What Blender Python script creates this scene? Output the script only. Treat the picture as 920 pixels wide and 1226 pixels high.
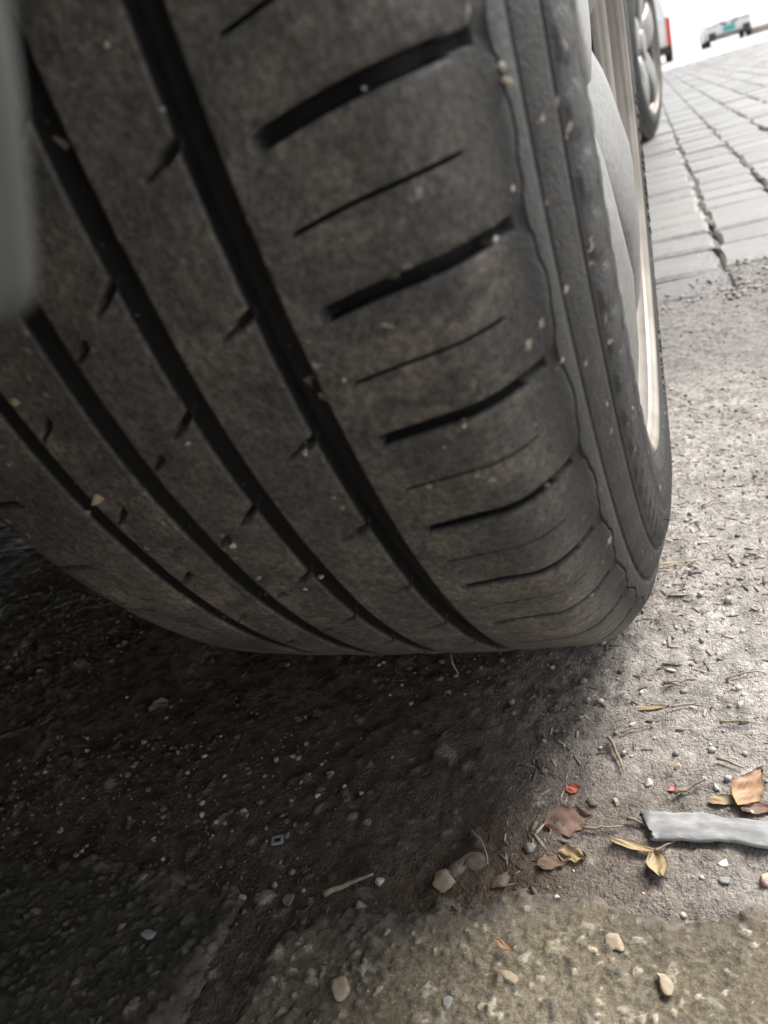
import bpy, bmesh, math, random
import numpy as np
from mathutils import Vector, Matrix

for o in list(bpy.data.objects):
    bpy.data.objects.remove(o, do_unlink=True)
S = bpy.context.scene
COL = S.collection
rnd = random.Random(7)
R_ = math.radians

# ------------------------------------------------------------------ camera
CAM = np.array([0.11895, -0.45100, 0.27055])
YAW, PITCH, ROLL = R_(24.140), R_(24.978), R_(16.807)
cf = np.array([-math.sin(YAW)*math.cos(PITCH), math.cos(YAW)*math.cos(PITCH), -math.sin(PITCH)])
cr0 = np.array([math.cos(YAW), math.sin(YAW), 0.0])
cu0 = np.cross(cr0, cf)
cr = cr0*math.cos(ROLL) - cu0*math.sin(ROLL)
cu = cr0*math.sin(ROLL) + cu0*math.cos(ROLL)
cam_d = bpy.data.cameras.new('camera')
cam = bpy.data.objects.new('camera', cam_d)
COL.objects.link(cam)
cam.matrix_world = Matrix(((cr[0], cu[0], -cf[0], CAM[0]), (cr[1], cu[1], -cf[1], CAM[1]),
                           (cr[2], cu[2], -cf[2], CAM[2]), (0, 0, 0, 1)))
cam_d.sensor_fit = 'HORIZONTAL'
cam_d.sensor_width = 36.0
cam_d.lens = 36.0*921.0/920.0
cam_d.clip_start = 0.01
cam_d.clip_end = 3000
cam_d.dof.use_dof = True
cam_d.dof.focus_distance = 0.33
cam_d.dof.aperture_fstop = 19
S.camera = cam

# ------------------------------------------------------------------ sky and sun
SUN_EL, SUN_AZ = R_(50), R_(40)          # azimuth measured from +Y towards +X
w = bpy.data.worlds.new('World')
S.world = w
w.use_nodes = True
wn = w.node_tree
wn.nodes.clear()
sky = wn.nodes.new('ShaderNodeTexSky')
sky.sky_type = 'NISHITA'
sky.sun_disc = False
sky.sun_elevation = SUN_EL
sky.sun_rotation = SUN_AZ
sky.dust_density = 1.5
hs = wn.nodes.new('ShaderNodeHueSaturation')
hs.inputs['Saturation'].default_value = 0.18
bg = wn.nodes.new('ShaderNodeBackground')
bg.inputs['Strength'].default_value = 0.09
wo = wn.nodes.new('ShaderNodeOutputWorld')
wn.links.new(sky.outputs[0], hs.inputs['Color'])
wn.links.new(hs.outputs[0], bg.inputs['Color'])
wn.links.new(bg.outputs[0], wo.inputs['Surface'])
sd = bpy.data.lights.new('sun', 'SUN')
sd.energy = 2.4
sd.angle = R_(30)
sd.color = (1.0, 0.955, 0.885)
so = bpy.data.objects.new('sun', sd)
COL.objects.link(so)
sdir = Vector((math.sin(SUN_AZ)*math.cos(SUN_EL), math.cos(SUN_AZ)*math.cos(SUN_EL), math.sin(SUN_EL)))
so.rotation_euler = (-sdir).to_track_quat('-Z', 'Y').to_euler()
so.location = sdir*20
S.view_settings.view_transform = 'Standard'
S.view_settings.look = 'None'
S.view_settings.gamma = 1.0
S.view_settings.use_curve_mapping = False
S.view_settings.exposure = 1.75
S.render.engine = 'CYCLES'
S.cycles.max_bounces = 7
S.cycles.diffuse_bounces = 5
S.cycles.use_denoising = True


# ------------------------------------------------------------------ helpers
def mesh_obj(name, verts, faces, mat=None, parent=None, smooth=False):
    me = bpy.data.meshes.new(name)
    me.from_pydata([tuple(v) for v in verts], [], [tuple(f) for f in faces])
    me.update()
    if smooth:
        me.polygons.foreach_set('use_smooth', [True]*len(me.polygons))
    o = bpy.data.objects.new(name, me)
    COL.objects.link(o)
    if mat:
        me.materials.append(mat)
    if parent:
        o.parent = parent
    return o


def fast_grid(name, P, mat=None, parent=None, wrap=False, mask=None):
    """P: (ny, nx, 3) array of points joined as quads, wrap closes the first axis."""
    ny, nx = P.shape[:2]
    idx = np.arange(ny*nx).reshape(ny, nx)
    a = idx if wrap else idx[:-1]
    b = np.roll(idx, -1, 0) if wrap else idx[1:]
    q = np.stack([a[:, :-1], a[:, 1:], b[:, 1:], b[:, :-1]], -1).reshape(-1, 4)
    V = P.reshape(-1, 3)
    if mask is not None:
        q = q[mask.reshape(-1)[q].any(1)]
        used = np.unique(q)
        remap = np.full(len(V), -1)
        remap[used] = np.arange(len(used))
        V = V[used]
        q = remap[q]
    else:
        used = None
    me = bpy.data.meshes.new(name)
    me.vertices.add(len(V))
    me.vertices.foreach_set('co', V.astype(np.float32).ravel())
    me.loops.add(q.size)
    me.loops.foreach_set('vertex_index', q.astype(np.int32).ravel())
    me.polygons.add(len(q))
    me.polygons.foreach_set('loop_start', np.arange(0, q.size, 4, dtype=np.int32))
    me.polygons.foreach_set('use_smooth', np.ones(len(q), dtype=bool))
    me.update(calc_edges=True)
    me.validate()
    o = bpy.data.objects.new(name, me)
    COL.objects.link(o)
    if mat:
        me.materials.append(mat)
    if parent:
        o.parent = parent
    return o, used


def attr(o, name, arr):
    a = o.data.attributes.new(name, 'FLOAT', 'POINT')
    a.data.foreach_set('value', np.asarray(arr, dtype=np.float32).ravel())


def tag(o, label=None, cat=None, group=None, kind=None):
    if label:
        o['label'] = label
    if cat:
        o['category'] = cat
    if group:
        o['group'] = group
    if kind:
        o['kind'] = kind
    return o


def empty(name, loc=(0, 0, 0), rz=0.0, parent=None):
    o = bpy.data.objects.new(name, None)
    COL.objects.link(o)
    o.location = loc
    o.rotation_euler = (0, 0, rz)
    o.empty_display_size = 0.05
    if parent:
        o.parent = parent
    return o


def copy_tree(o, parent=None):
    c = o.copy()
    COL.objects.link(c)
    c.parent = parent
    for ch in list(o.children):
        copy_tree(ch, c)
    return c


def hsh(ix, iy, s):
    n = (ix.astype(np.int64)*374761393 + iy.astype(np.int64)*668265263 + s*2147483647) & 0xffffffff
    n = ((n ^ (n >> 13))*1274126177) & 0xffffffff
    n = ((n ^ (n >> 16))*2246822519) & 0xffffffff
    n = n ^ (n >> 13)
    return (n & 0xffffff)/float(0xffffff)


def vnoise(x, y, s=0):
    ix, iy = np.floor(x), np.floor(y)
    fx, fy = x-ix, y-iy
    fx = fx*fx*fx*(fx*(fx*6-15)+10)
    fy = fy*fy*fy*(fy*(fy*6-15)+10)
    a, b = hsh(ix, iy, s), hsh(ix+1, iy, s)
    c, d = hsh(ix, iy+1, s), hsh(ix+1, iy+1, s)
    return (a*(1-fx)+b*fx)*(1-fy)+(c*(1-fx)+d*fx)*fy


def fbm(x, y, s=0, o=4):
    t, a, n = 0.0, 1.0, 0.0
    for k in range(o):
        t = t+a*(vnoise(x*2**k+17.3*k, y*2**k-9.1*k, s+k)-0.5)
        n += a
        a *= 0.5
    return t/n*2


def stones(x, y, cell, s, fill=0.6, rmin=.25, rmax=.62):
    """dome height (0..1) and a random tone for stones scattered on a jittered lattice"""
    wx = .45*fbm(x/cell*1.1, y/cell*1.1, s+50, 2)
    wy = .45*fbm(x/cell*1.1+31, y/cell*1.1+7, s+60, 2)
    gx, gy = x/cell+wx, y/cell+wy
    ix, iy = np.floor(gx), np.floor(gy)
    best = np.zeros_like(gx)
    tone = np.zeros_like(gx)
    mask = np.zeros_like(gx)
    for dx in (-1, 0, 1):
        for dy in (-1, 0, 1):
            jx, jy = ix+dx, iy+dy
            px = jx+hsh(jx, jy, s)
            py = jy+hsh(jx, jy, s+1)
            rr = rmin+(rmax-rmin)*hsh(jx, jy, s+2)**1.6
            on = hsh(jx, jy, s+3) < fill
            an = hsh(jx, jy, s+5)*math.pi
            el = 0.65+0.35*hsh(jx, jy, s+6)
            ux, uy = gx-px, gy-py
            vx = ux*np.cos(an)+uy*np.sin(an)
            vy = (-ux*np.sin(an)+uy*np.cos(an))/el
            d = np.sqrt(vx*vx+vy*vy)/rr
            hgt = np.where(on, np.clip(1-d**3, 0, 1), 0)*rr/rmax
            m = hgt > best
            best = np.where(m, hgt, best)
            mask = np.where(m, np.clip(1-d**3, 0, 1), mask)
            tone = np.where(m, hsh(jx, jy, s+4), tone)
    return best, tone, mask


# pixel of the photograph -> point on a horizontal plane (used to read where things lie)
def at(px, py, z=0.0):
    d = cf + cr*(px-460)/921.0 - cu*(py-613)/921.0
    t = (z-CAM[2])/d[2]
    return CAM+d*t


def nodes(name):
    m = bpy.data.materials.new(name)
    m.use_nodes = True
    nt = m.node_tree
    b = nt.nodes['Principled BSDF']
    return m, nt, b


def N(nt, typ, **kw):
    n = nt.nodes.new('ShaderNode'+typ)
    for k, v in kw.items():
        if k in n.inputs:
            n.inputs[k].default_value = v
        else:
            setattr(n, k, v)
    return n


def ramp(nt, src, stops):
    r = nt.nodes.new('ShaderNodeValToRGB')
    e = r.color_ramp.elements
    while len(e) < len(stops):
        e.new(0.5)
    for i, (p, c) in enumerate(stops):
        e[i].position = p
        e[i].color = (c, c, c, 1) if isinstance(c, (int, float)) else (*c, 1)
    nt.links.new(src, r.inputs[0])
    return r.outputs[0]


def mix(nt, fac, a, b, typ='MIX'):
    m = nt.nodes.new('ShaderNodeMix')
    m.data_type = 'RGBA'
    m.blend_type = typ
    for k, v in ((0, fac), (6, a), (7, b)):
        if isinstance(v, bpy.types.NodeSocket):
            nt.links.new(v, m.inputs[k])
        elif isinstance(v, (int, float)):
            m.inputs[k].default_value = v
        else:
            m.inputs[k].default_value = (*v, 1)
    return m.outputs[2]


def noise(nt, scale, detail=4, rough=.55, vec=None, dist=0.0):
    n = N(nt, 'TexNoise', Scale=scale, Detail=detail, Roughness=rough, Distortion=dist)
    if vec is None:
        vec = objco(nt)
    nt.links.new(vec, n.inputs['Vector'])
    return n.outputs[0]


def objco(nt):
    for n in nt.nodes:
        if n.bl_idname == 'ShaderNodeTexCoord':
            return n.outputs['Object']
    return nt.nodes.new('ShaderNodeTexCoord').outputs['Object']


def bump(nt, b, h, strength=.3, dist=.001):
    bp = N(nt, 'Bump', Strength=strength, Distance=dist)
    nt.links.new(h, bp.inputs['Height'])
    nt.links.new(bp.outputs[0], b.inputs['Normal'])
    return bp


def plain(name, col, rough=.5, metal=0.0, var=.15, scale=40.0, bmp=0.0, coat=0.0):
    m, nt, b = nodes(name)
    f = noise(nt, scale)
    lo = tuple(c*(1-var) for c in col)
    hi = tuple(min(1, c*(1+var)) for c in col)
    nt.links.new(ramp(nt, f, [(.3, lo), (.7, hi)]), b.inputs['Base Color'])
    b.inputs['Roughness'].default_value = rough
    b.inputs['Metallic'].default_value = metal
    b.inputs['Coat Weight'].default_value = coat
    if bmp:
        bump(nt, b, f, bmp)
    return m


# ------------------------------------------------------------------ materials
def mat_ground():
    m, nt, b = nodes('dirt_ground')
    co = objco(nt)
    big = noise(nt, 5, 5, .6)
    mid = noise(nt, 45, 5, .65)
    fine = noise(nt, 300, 4, .75)
    c1 = ramp(nt, big, [(.3, (.066, .040, .025)), (.5, (.105, .070, .046)), (.7, (.14, .102, .072))])
    c2 = ramp(nt, mid, [(.28, (.034, .023, .016)), (.5, (.085, .061, .043)), (.72, (.15, .115, .085))])
    c = mix(nt, .55, c1, c2)
    f2 = ramp(nt, fine, [(.3, .38), (.5, 1.0), (.7, 1.6)])
    c = mix(nt, .8, c, f2, 'MULTIPLY')
    # compacted pale road grit beside the parked cars, darker soil under them with shade put into its colour
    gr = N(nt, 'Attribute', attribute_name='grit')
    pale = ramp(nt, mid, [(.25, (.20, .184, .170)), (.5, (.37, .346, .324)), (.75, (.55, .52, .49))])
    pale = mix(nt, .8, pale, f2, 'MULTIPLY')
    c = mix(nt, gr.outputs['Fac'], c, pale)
    dm = N(nt, 'Attribute', attribute_name='damp')
    tar = ramp(nt, noise(nt, 120, 5, .75), [(.3, (.07, .062, .057)), (.5, (.15, .136, .127)), (.7, (.27, .25, .238))])
    tar = mix(nt, .7, tar, f2, 'MULTIPLY')
    c = mix(nt, dm.outputs['Fac'], c, tar)
    # paving beyond the modelled pavers: grey concrete block
    a = N(nt, 'Attribute', attribute_name='paved')
    pv = ramp(nt, noise(nt, 12, 4), [(.3, (.27, .265, .255)), (.7, (.36, .352, .34))])
    c = mix(nt, a.outputs['Fac'], c, pv)
    # stones pressed in the soil
    st = N(nt, 'Attribute', attribute_name='stone')
    tn = N(nt, 'Attribute', attribute_name='tone')
    sc = ramp(nt, tn.outputs['Fac'], [(0, (.085, .07, .058)), (.35, (.18, .15, .12)), (.7, (.25, .215, .18)), (.92, (.33, .29, .24)), (1, (.46, .42, .36))])
    c = mix(nt, ramp(nt, st.outputs['Fac'], [(.15, 0), (.5, .6)]), c, sc)
    nt.links.new(c, b.inputs['Base Color'])
    rg = mix(nt, dm.outputs['Fac'], ramp(nt, noise(nt, 17, 4, .6), [(.35, .36), (.65, .8)]), (.33, .33, .33))
    nt.links.new(rg, b.inputs['Roughness'])
    b.inputs['Specular IOR Level'].default_value = .45
    h = N(nt, 'Math', operation='ADD')
    nt.links.new(noise(nt, 160, 5, .7), h.inputs[0])
    nt.links.new(noise(nt, 700, 3, .7), h.inputs[1])
    bump(nt, b, h.outputs[0], 1.0, .003)
    return m


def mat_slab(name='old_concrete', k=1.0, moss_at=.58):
    m, nt, b = nodes(name)
    big = noise(nt, 14, 5, .6)
    fine = noise(nt, 260, 4, .7)
    c = ramp(nt, big, [(.3, (.066, .055, .038)), (.5, (.108, .092, .066)), (.72, (.155, .135, .10))])
    c = mix(nt, .75, c, ramp(nt, fine, [(.28, .35), (.5, 1.0), (.75, 1.7)]), 'MULTIPLY')
    st = N(nt, 'Attribute', attribute_name='stone')
    tn = N(nt, 'Attribute', attribute_name='tone')
    sc = ramp(nt, tn.outputs['Fac'], [(0, (.055, .051, .043)), (.3, (.10, .092, .075)), (.55, (.165, .152, .127)), (.75, (.25, .222, .165)), (.9, (.35, .325, .275)), (1, (.44, .375, .27))])
    c = mix(nt, ramp(nt, st.outputs['Fac'], [(.15, 0), (.45, .65)]), c, sc)
    c = mix(nt, .8, c, ramp(nt, noise(nt, 620, 3, .75), [(.3, .45), (.5, 1.0), (.7, 1.55)]), 'MULTIPLY')
    moss = ramp(nt, noise(nt, 32, 4, .6), [(moss_at, 0), (moss_at+.14, .5)])
    c = mix(nt, moss, c, (.075, .085, .038))
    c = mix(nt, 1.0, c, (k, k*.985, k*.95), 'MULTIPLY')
    sl = N(nt, 'Attribute', attribute_name='soil')
    c = mix(nt, sl.outputs['Fac'], c, ramp(nt, noise(nt, 140, 4, .7), [(.3, (.055, .042, .031)), (.7, (.19, .16, .13))]))
    nt.links.new(c, b.inputs['Base Color'])
    b.inputs['Roughness'].default_value = .8
    bump(nt, b, noise(nt, 480, 5, .75), 1.0, .0018)
    return m


def mat_paver():
    m, nt, b = nodes('paver_concrete')
    oi = N(nt, 'ObjectInfo')
    geo = N(nt, 'NewGeometry')
    f = noise(nt, 55, 5, .65)
    c = ramp(nt, f, [(.3, (.070, .069, .067)), (.5, (.128, .126, .123)), (.72, (.20, .197, .192))])
    v = N(nt, 'Math', operation='ADD')
    nt.links.new(oi.outputs['Random'], v.inputs[0])
    nt.links.new(geo.outputs['Random Per Island'], v.inputs[1])
    fr = N(nt, 'Math', operation='FRACT')
    nt.links.new(v.outputs[0], fr.inputs[0])
    c = mix(nt, .9, c, ramp(nt, fr.outputs[0], [(0, (.72, .71, .72)), (.5, (1, 1, 1)), (1, (1.2, 1.17, 1.12))]), 'MULTIPLY')
    c = mix(nt, .7, c, ramp(nt, noise(nt, 170, 5, .8), [(.32, .35), (.5, 1), (.68, 1.8)]), 'MULTIPLY')
    nt.links.new(c, b.inputs['Base Color'])
    nt.links.new(ramp(nt, f, [(.35, .32), (.7, .55)]), b.inputs['Roughness'])
    b.inputs['Specular IOR Level'].default_value = .5
    bump(nt, b, noise(nt, 180, 5, .75), .9, .003)
    return m


def mat_tyre():
    m, nt, b = nodes('dusty_rubber')
    big = noise(nt, 16, 5, .62)
    mid = noise(nt, 60, 6, .7, dist=.6)
    fine = noise(nt, 500, 3, .7)
    c = ramp(nt, big, [(.3, (.056, .056, .056)), (.55, (.088, .086, .082)), (.8, (.135, .126, .112))])
    dust = ramp(nt, mid, [(.40, 0), (.55, .35), (.70, .85)])
    zone = ramp(nt, noise(nt, 11, 4, .6), [(.36, .12), (.60, 1)])
    c = mix(nt, zone, c, mix(nt, dust, c, (.27, .23, .18)))
    scuff = noise(nt, 34, 6, .8, dist=2.2)
    c = mix(nt, ramp(nt, scuff, [(.60, 0), (.66, .5), (.70, 0)]), c, (.20, .165, .12))
    c = mix(nt, ramp(nt, noise(nt, 26, 3, .5), [(.56, 0), (.70, .5)]), c, (.040, .040, .040))
    c = mix(nt, .85, c, ramp(nt, fine, [(.3, .4), (.5, 1), (.72, 1.75)]), 'MULTIPLY')
    # sidewall is cleaner and greyer than the worn tread
    sw = N(nt, 'Attribute', attribute_name='side')
    c2 = ramp(nt, noise(nt, 28, 5, .6), [(.3, (.014, .0145, .015)), (.55, (.022, .022, .022)), (.8, (.045, .043, .039))])
    c = mix(nt, sw.outputs['Fac'], c, c2)
    # grooves, slots and moulded lines go near black: recess shade painted in the colour
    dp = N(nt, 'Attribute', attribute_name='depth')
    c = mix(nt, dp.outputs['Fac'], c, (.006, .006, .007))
    # small flecks of dried mud
    vo = N(nt, 'TexVoronoi', Scale=170.0)
    nz = N(nt, 'TexNoise', Scale=260.0, Detail=3.0)
    nt.links.new(objco(nt), nz.inputs['Vector'])
    va = N(nt, 'VectorMath', operation='MULTIPLY_ADD')
    va.inputs[1].default_value = (.007, .007, .007)
    nt.links.new(nz.outputs['Color'], va.inputs[0])
    nt.links.new(objco(nt), va.inputs[2])
    nt.links.new(va.outputs[0], vo.inputs['Vector'])
    fl = ramp(nt, vo.outputs['Distance'], [(.13, 1), (.22, 0)])
    sel = ramp(nt, noise(nt, 95, 2, .5), [(.55, 0), (.64, .75)])
    mm = N(nt, 'Math', operation='MULTIPLY')
    nt.links.new(fl, mm.inputs[0])
    nt.links.new(sel, mm.inputs[1])
    c = mix(nt, mm.outputs[0], c, (.38, .34, .28))
    nt.links.new(c, b.inputs['Base Color'])
    nt.links.new(ramp(nt, mid, [(.3, .5), (.7, .82)]), b.inputs['Roughness'])
    b.inputs['Specular IOR Level'].default_value = .4
    h = N(nt, 'Math', operation='ADD')
    nt.links.new(noise(nt, 220, 6, .75), h.inputs[0])
    nt.links.new(noise(nt, 900, 3, .7), h.inputs[1])
    bump(nt, b, h.outputs[0], .75, .0008)
    return m


def mat_random(name, stops, rough=.75, scale=300):
    m, nt, b = nodes(name)
    geo = N(nt, 'NewGeometry')
    oi = N(nt, 'ObjectInfo')
    v = N(nt, 'Math', operation='ADD')
    nt.links.new(oi.outputs['Random'], v.inputs[0])
    nt.links.new(geo.outputs['Random Per Island'], v.inputs[1])
    fr = N(nt, 'Math', operation='FRACT')
    nt.links.new(v.outputs[0], fr.inputs[0])
    c = ramp(nt, fr.outputs[0], stops)
    c = mix(nt, .6, c, ramp(nt, noise(nt, scale, 3), [(.3, .6), (.7, 1.3)]), 'MULTIPLY')
    nt.links.new(c, b.inputs['Base Color'])
    b.inputs['Roughness'].default_value = rough
    return m


def mat_mottled(name, a, b_, c_, scale=90, rough=.6, bmp=.5):
    m, nt, b = nodes(name)
    c = ramp(nt, noise(nt, scale, 5, .65), [(.3, a), (.5, b_), (.72, c_)])
    nt.links.new(c, b.inputs['Base Color'])
    b.inputs['Roughness'].default_value = rough
    bump(nt, b, noise(nt, scale*4, 4, .7), bmp, .0006)
    return m


M_GROUND, M_SLAB, M_PAVER, M_TYRE = mat_ground(), mat_slab('old_concrete', 1.42, .74), mat_paver(), mat_tyre()
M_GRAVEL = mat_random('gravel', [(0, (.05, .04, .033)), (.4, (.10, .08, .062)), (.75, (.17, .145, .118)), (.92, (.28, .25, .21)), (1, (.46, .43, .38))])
M_CHIP = mat_random('bark_chips', [(0, (.06, .048, .038)), (.3, (.13, .105, .082)), (.7, (.24, .205, .17)), (.9, (.33, .285, .235)), (1, (.42, .37, .31))])
M_CHIPD = mat_random('dark_litter', [(0, (.04, .03, .022)), (.5, (.085, .062, .044)), (.9, (.14, .11, .08)), (1, (.24, .2, .15))])  # litter toned close to the dark soil
M_EDGE = mat_random('road_grit', [(0, (.14, .13, .12)), (.5, (.30, .28, .262)), (1, (.48, .455, .43))])
M_RIM = mat_mottled('silver_wheel_paint', (.13, .13, .126), (.18, .178, .172), (.24, .236, .228), 260, .42, .25)
M_RIM.node_tree.nodes['Principled BSDF'].inputs['Metallic'].default_value = .55
M_BARREL = plain('wheel_barrel', (.23, .21, .18), .55, .3, .2, 30)
M_RIM_DARK = plain('dark_rim_metal', (.075, .066, .056), .6, .2, .3, 40)  # darkest wheel metal, on the deep inner barrel
M_GROOVE = plain('dull_rim_metal', (.15, .13, .115), .6, .2, .2, 40)
M_DARK = plain('black_plastic', (.022, .022, .023), .55, 0, .2, 60, .1)
M_FLAP = plain('grey_plastic', (.052, .056, .054), .7, 0, .15, 50, .2)
M_PAINT = plain('silver_car_paint', (.42, .42, .41), .3, .5, .04, 5, 0, .6)
M_WHITE = plain('white_car_paint', (.80, .80, .79), .3, 0, .02, 3, 0, .5)
M_GLASS = plain('car_glass', (.62, .64, .65), .06, .5, .05, 3)  # pale base stands in for bright sky reflected in the glass
M_LAMP = plain('red_lamp', (.62, .025, .02), .25, 0, .1, 30, 0, .5)
M_CLEAR = plain('clear_lamp', (.55, .56, .57), .15, .3, .08, 30, 0, .5)
M_PLATE = plain('teal_plate', (.03, .42, .40), .45, 0, .04, 20)
M_KERB = plain('kerb_concrete', (.42, .39, .33), .8, 0, .15, 8, .2)
M_UNDER = plain('underbody', (.03, .03, .03), .85, 0, .3, 12)

# ------------------------------------------------------------------ ground (one sheet, fine near the wheel)
PAVE_Y = 0.635


def axis(lo, hi, step, far, grow=1.16):
    v = list(np.arange(lo, hi+step*.5, step))
    s, x = step, v[-1]
    while x < far:
        s *= grow
        x += s
        v.append(x)
    s, x = step, v[0]
    pre = []
    while x > -far:
        s *= grow
        x -= s
        pre.append(x)
    return np.array(pre[::-1]+v)


def ground_h(x, y):
    h = .0035*fbm(x*6, y*6, 3, 3)+.0022*fbm(x*28, y*28, 11, 3)
    s1, t1, m1 = stones(x, y, .0058, 40, .5, .15, .6)
    s2, t2, m2 = stones(x, y, .016, 70, .12, .15, .42)
    h = h+.0015*fbm(x*150, y*150, 23, 3)+.0012*s1+.0022*s2
    st = np.maximum(m1*.6, m2)
    tn = np.where(s2 > .05, t2, t1)
    near = np.clip(1-np.hypot(x+.0, y*.6)/.11, 0, 1)     # pressed flat under the wheel
    h = h*(1-.7*near)+.001*near
    return h, st, tn


gx = axis(-.46, .46, .0017, 900)
gy = axis(-.40, .66, .0019, 900)
GX, GY = np.meshgrid(gx, gy)
GH, GST, GTN = ground_h(GX, GY)
amp = np.clip((1.6-np.maximum(np.abs(GX), np.abs(GY)))/1.0, 0.0, 1)
GH = GH*amp
GST = GST*amp
edge = np.where(GX < .196, .577, .688)+.010*fbm(GX*14, GX*0+2.2, 5, 3)
under = (GY > edge-.004) & (GY < 16) & (GX > -4) & (GX < 9)
GH = np.where(under, -.030, GH)
paved = np.where((GY > 15.9) | (GX > 8.9) | (GX < -3.9), 1.0, 0.0)
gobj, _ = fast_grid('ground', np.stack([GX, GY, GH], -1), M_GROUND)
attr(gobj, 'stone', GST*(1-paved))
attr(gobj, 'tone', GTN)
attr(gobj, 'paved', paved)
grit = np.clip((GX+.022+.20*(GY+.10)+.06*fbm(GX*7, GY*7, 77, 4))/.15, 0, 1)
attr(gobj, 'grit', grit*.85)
damp = np.clip((GY-.16+.16*fbm(GX*7, GY*7, 91, 4))/.16, 0, 1)*np.clip((.70-GY)/.02, 0, 1)
attr(gobj, 'damp', damp*.8)
tag(gobj, 'bare grey brown earth with pressed in grit under the wheel', kind='structure')

# ------------------------------------------------------------------ pavers
paving = empty('paving', (0, 0, 0))
tag(paving, 'grey zigzag concrete block paving beyond the bare earth', kind='structure')
PX, PY = .1155, .1100
random.seed(3)


def paver_geo(jit):
    """one block about PX by PY, zigzag side edges, chamfered top"""
    r = random.Random(jit)
    z0, zt = -.055, 0.0
    zg = .003
    n = 5
    g = .0022
    hx, hy = PX/2-g, PY/2-g*.75

    def outline(ins):
        pts = []
        for i in range(n):
            t = -1+2*i/(n-1)
            pts.append((-hx+ins+zg*(1-abs(t))*1, t*(hy-ins)))
        for i in range(n):
            t = 1-2*i/(n-1)
            pts.append((hx-ins+zg*(1-abs(t))*1, t*(hy-ins)))
        return [(x+r.uniform(-.0025, .0025), y+r.uniform(-.0022, .0022)) for x, y in pts]
    o1, o2 = outline(0), outline(.006)
    V = [(x, y, z0) for x, y in o1]+[(x, y, zt-.0045) for x, y in o1]+[(x, y, zt+r.uniform(-.0008, .0008)) for x, y in o2]
    k = len(o1)
    F = []
    for i in range(k):
        j = (i+1) % k
        F.append((i, i+k, j+k, j))
        F.append((i+k, i+2*k, j+2*k, j+k))
    F = [f[::-1] for f in F]
    F.append(tuple(range(3*k-1, 2*k-1, -1)))
    return V, F


protos = []
for k in range(6):
    V, F = paver_geo(100+k)
    o = mesh_obj('paver', V, F, M_PAVER, paving)
    protos.append(o)
first = [True]*6
cells = []
for j in range(0, 140):
    y0, y1 = (.578, .686) if j == 0 else ((.690, .828) if j == 1 else (.831+PY*(j-2), .831+PY*(j-1)))
    y = (y0+y1)/2
    for i in range(-34, 76):
        x = .0735+PX/2+i*PX+(0.0 if j % 2 else .0035)
        if j == 0 and (x > .19 or x < -.2):
            continue
        near = (x-.15)**2*1.3+(y-.3)**2
        inview = x > .05 and x < .32+.17*y
        cells.append((near-(4 if inview else 0), x, y, (y1-y0)/PY))
cells.sort()
PZ = .0015
for n, (d, x, y, j) in enumerate(cells[:298]):
    k = rnd.randrange(6)
    if first[k]:
        o = protos[k]
        first[k] = False
    else:
        o = protos[k].copy()
        COL.objects.link(o)
    o.location = (x+rnd.uniform(-.0025, .0025), y+rnd.uniform(-.0022, .0022), PZ+rnd.uniform(-.004, .003))
    o.scale = (1, j, 1)
    o.rotation_euler = (R_(rnd.uniform(-1.3, 1.3)), R_(rnd.uniform(-1.0, 1.0)), R_(rnd.uniform(-1.5, 1.5)))
VV, FF = [], []
geos = [paver_geo(100+k) for k in range(6)]
for (d, x, y, j) in cells[298:]:
    V, F = geos[rnd.randrange(6)]
    b0 = len(VV)
    dz = PZ+rnd.uniform(-.003, .003)
    sx, sy = rnd.uniform(-.015, .015), rnd.uniform(-.015, .015)
    VV += [(x+vx, y+vy*j, vz+dz+vx*sx+vy*sy) for vx, vy, vz in V]
    FF += [tuple(b0+q for q in f) for f in F]
po = mesh_obj('paver_field', VV, FF, M_PAVER, paving)
po['kind'] = 'stuff'
# jointing sand between the blocks
JX, JY = np.meshgrid(np.linspace(-4, 9, 260), np.r_[np.linspace(.60, 3, 300), np.linspace(3.05, 16, 90)])
JH = -.0062+.0025*fbm(JX*7, JY*7, 9, 3)
jo, _ = fast_grid('joint_sand', np.stack([JX, JY, JH], -1), M_GROUND, paving)
jo['kind'] = 'stuff'
attr(jo, 'grit', np.full(JX.size, .25))

# ------------------------------------------------------------------ broken concrete slabs in the foreground


def poly_sdf(x, y, poly):
    P = np.array(poly)
    d = np.full(x.shape, 1e9)
    ins = np.zeros(x.shape, bool)
    for i in range(len(P)):
        a, b = P[i], P[(i+1) % len(P)]
        e = b-a
        wx, wy = x-a[0], y-a[1]
        t = np.clip((wx*e[0]+wy*e[1])/(e@e), 0, 1)
        d = np.minimum(d, np.hypot(wx-e[0]*t, wy-e[1]*t))
        c = ((a[1] <= y) & (b[1] > y)) | ((b[1] <= y) & (a[1] > y))
        xi = a[0]+(y-a[1])/np.where(abs(e[1]) < 1e-12, 1e-12, e[1])*e[0]
        ins ^= c & (x < xi)
    return np.where(ins, d, -d)


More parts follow.
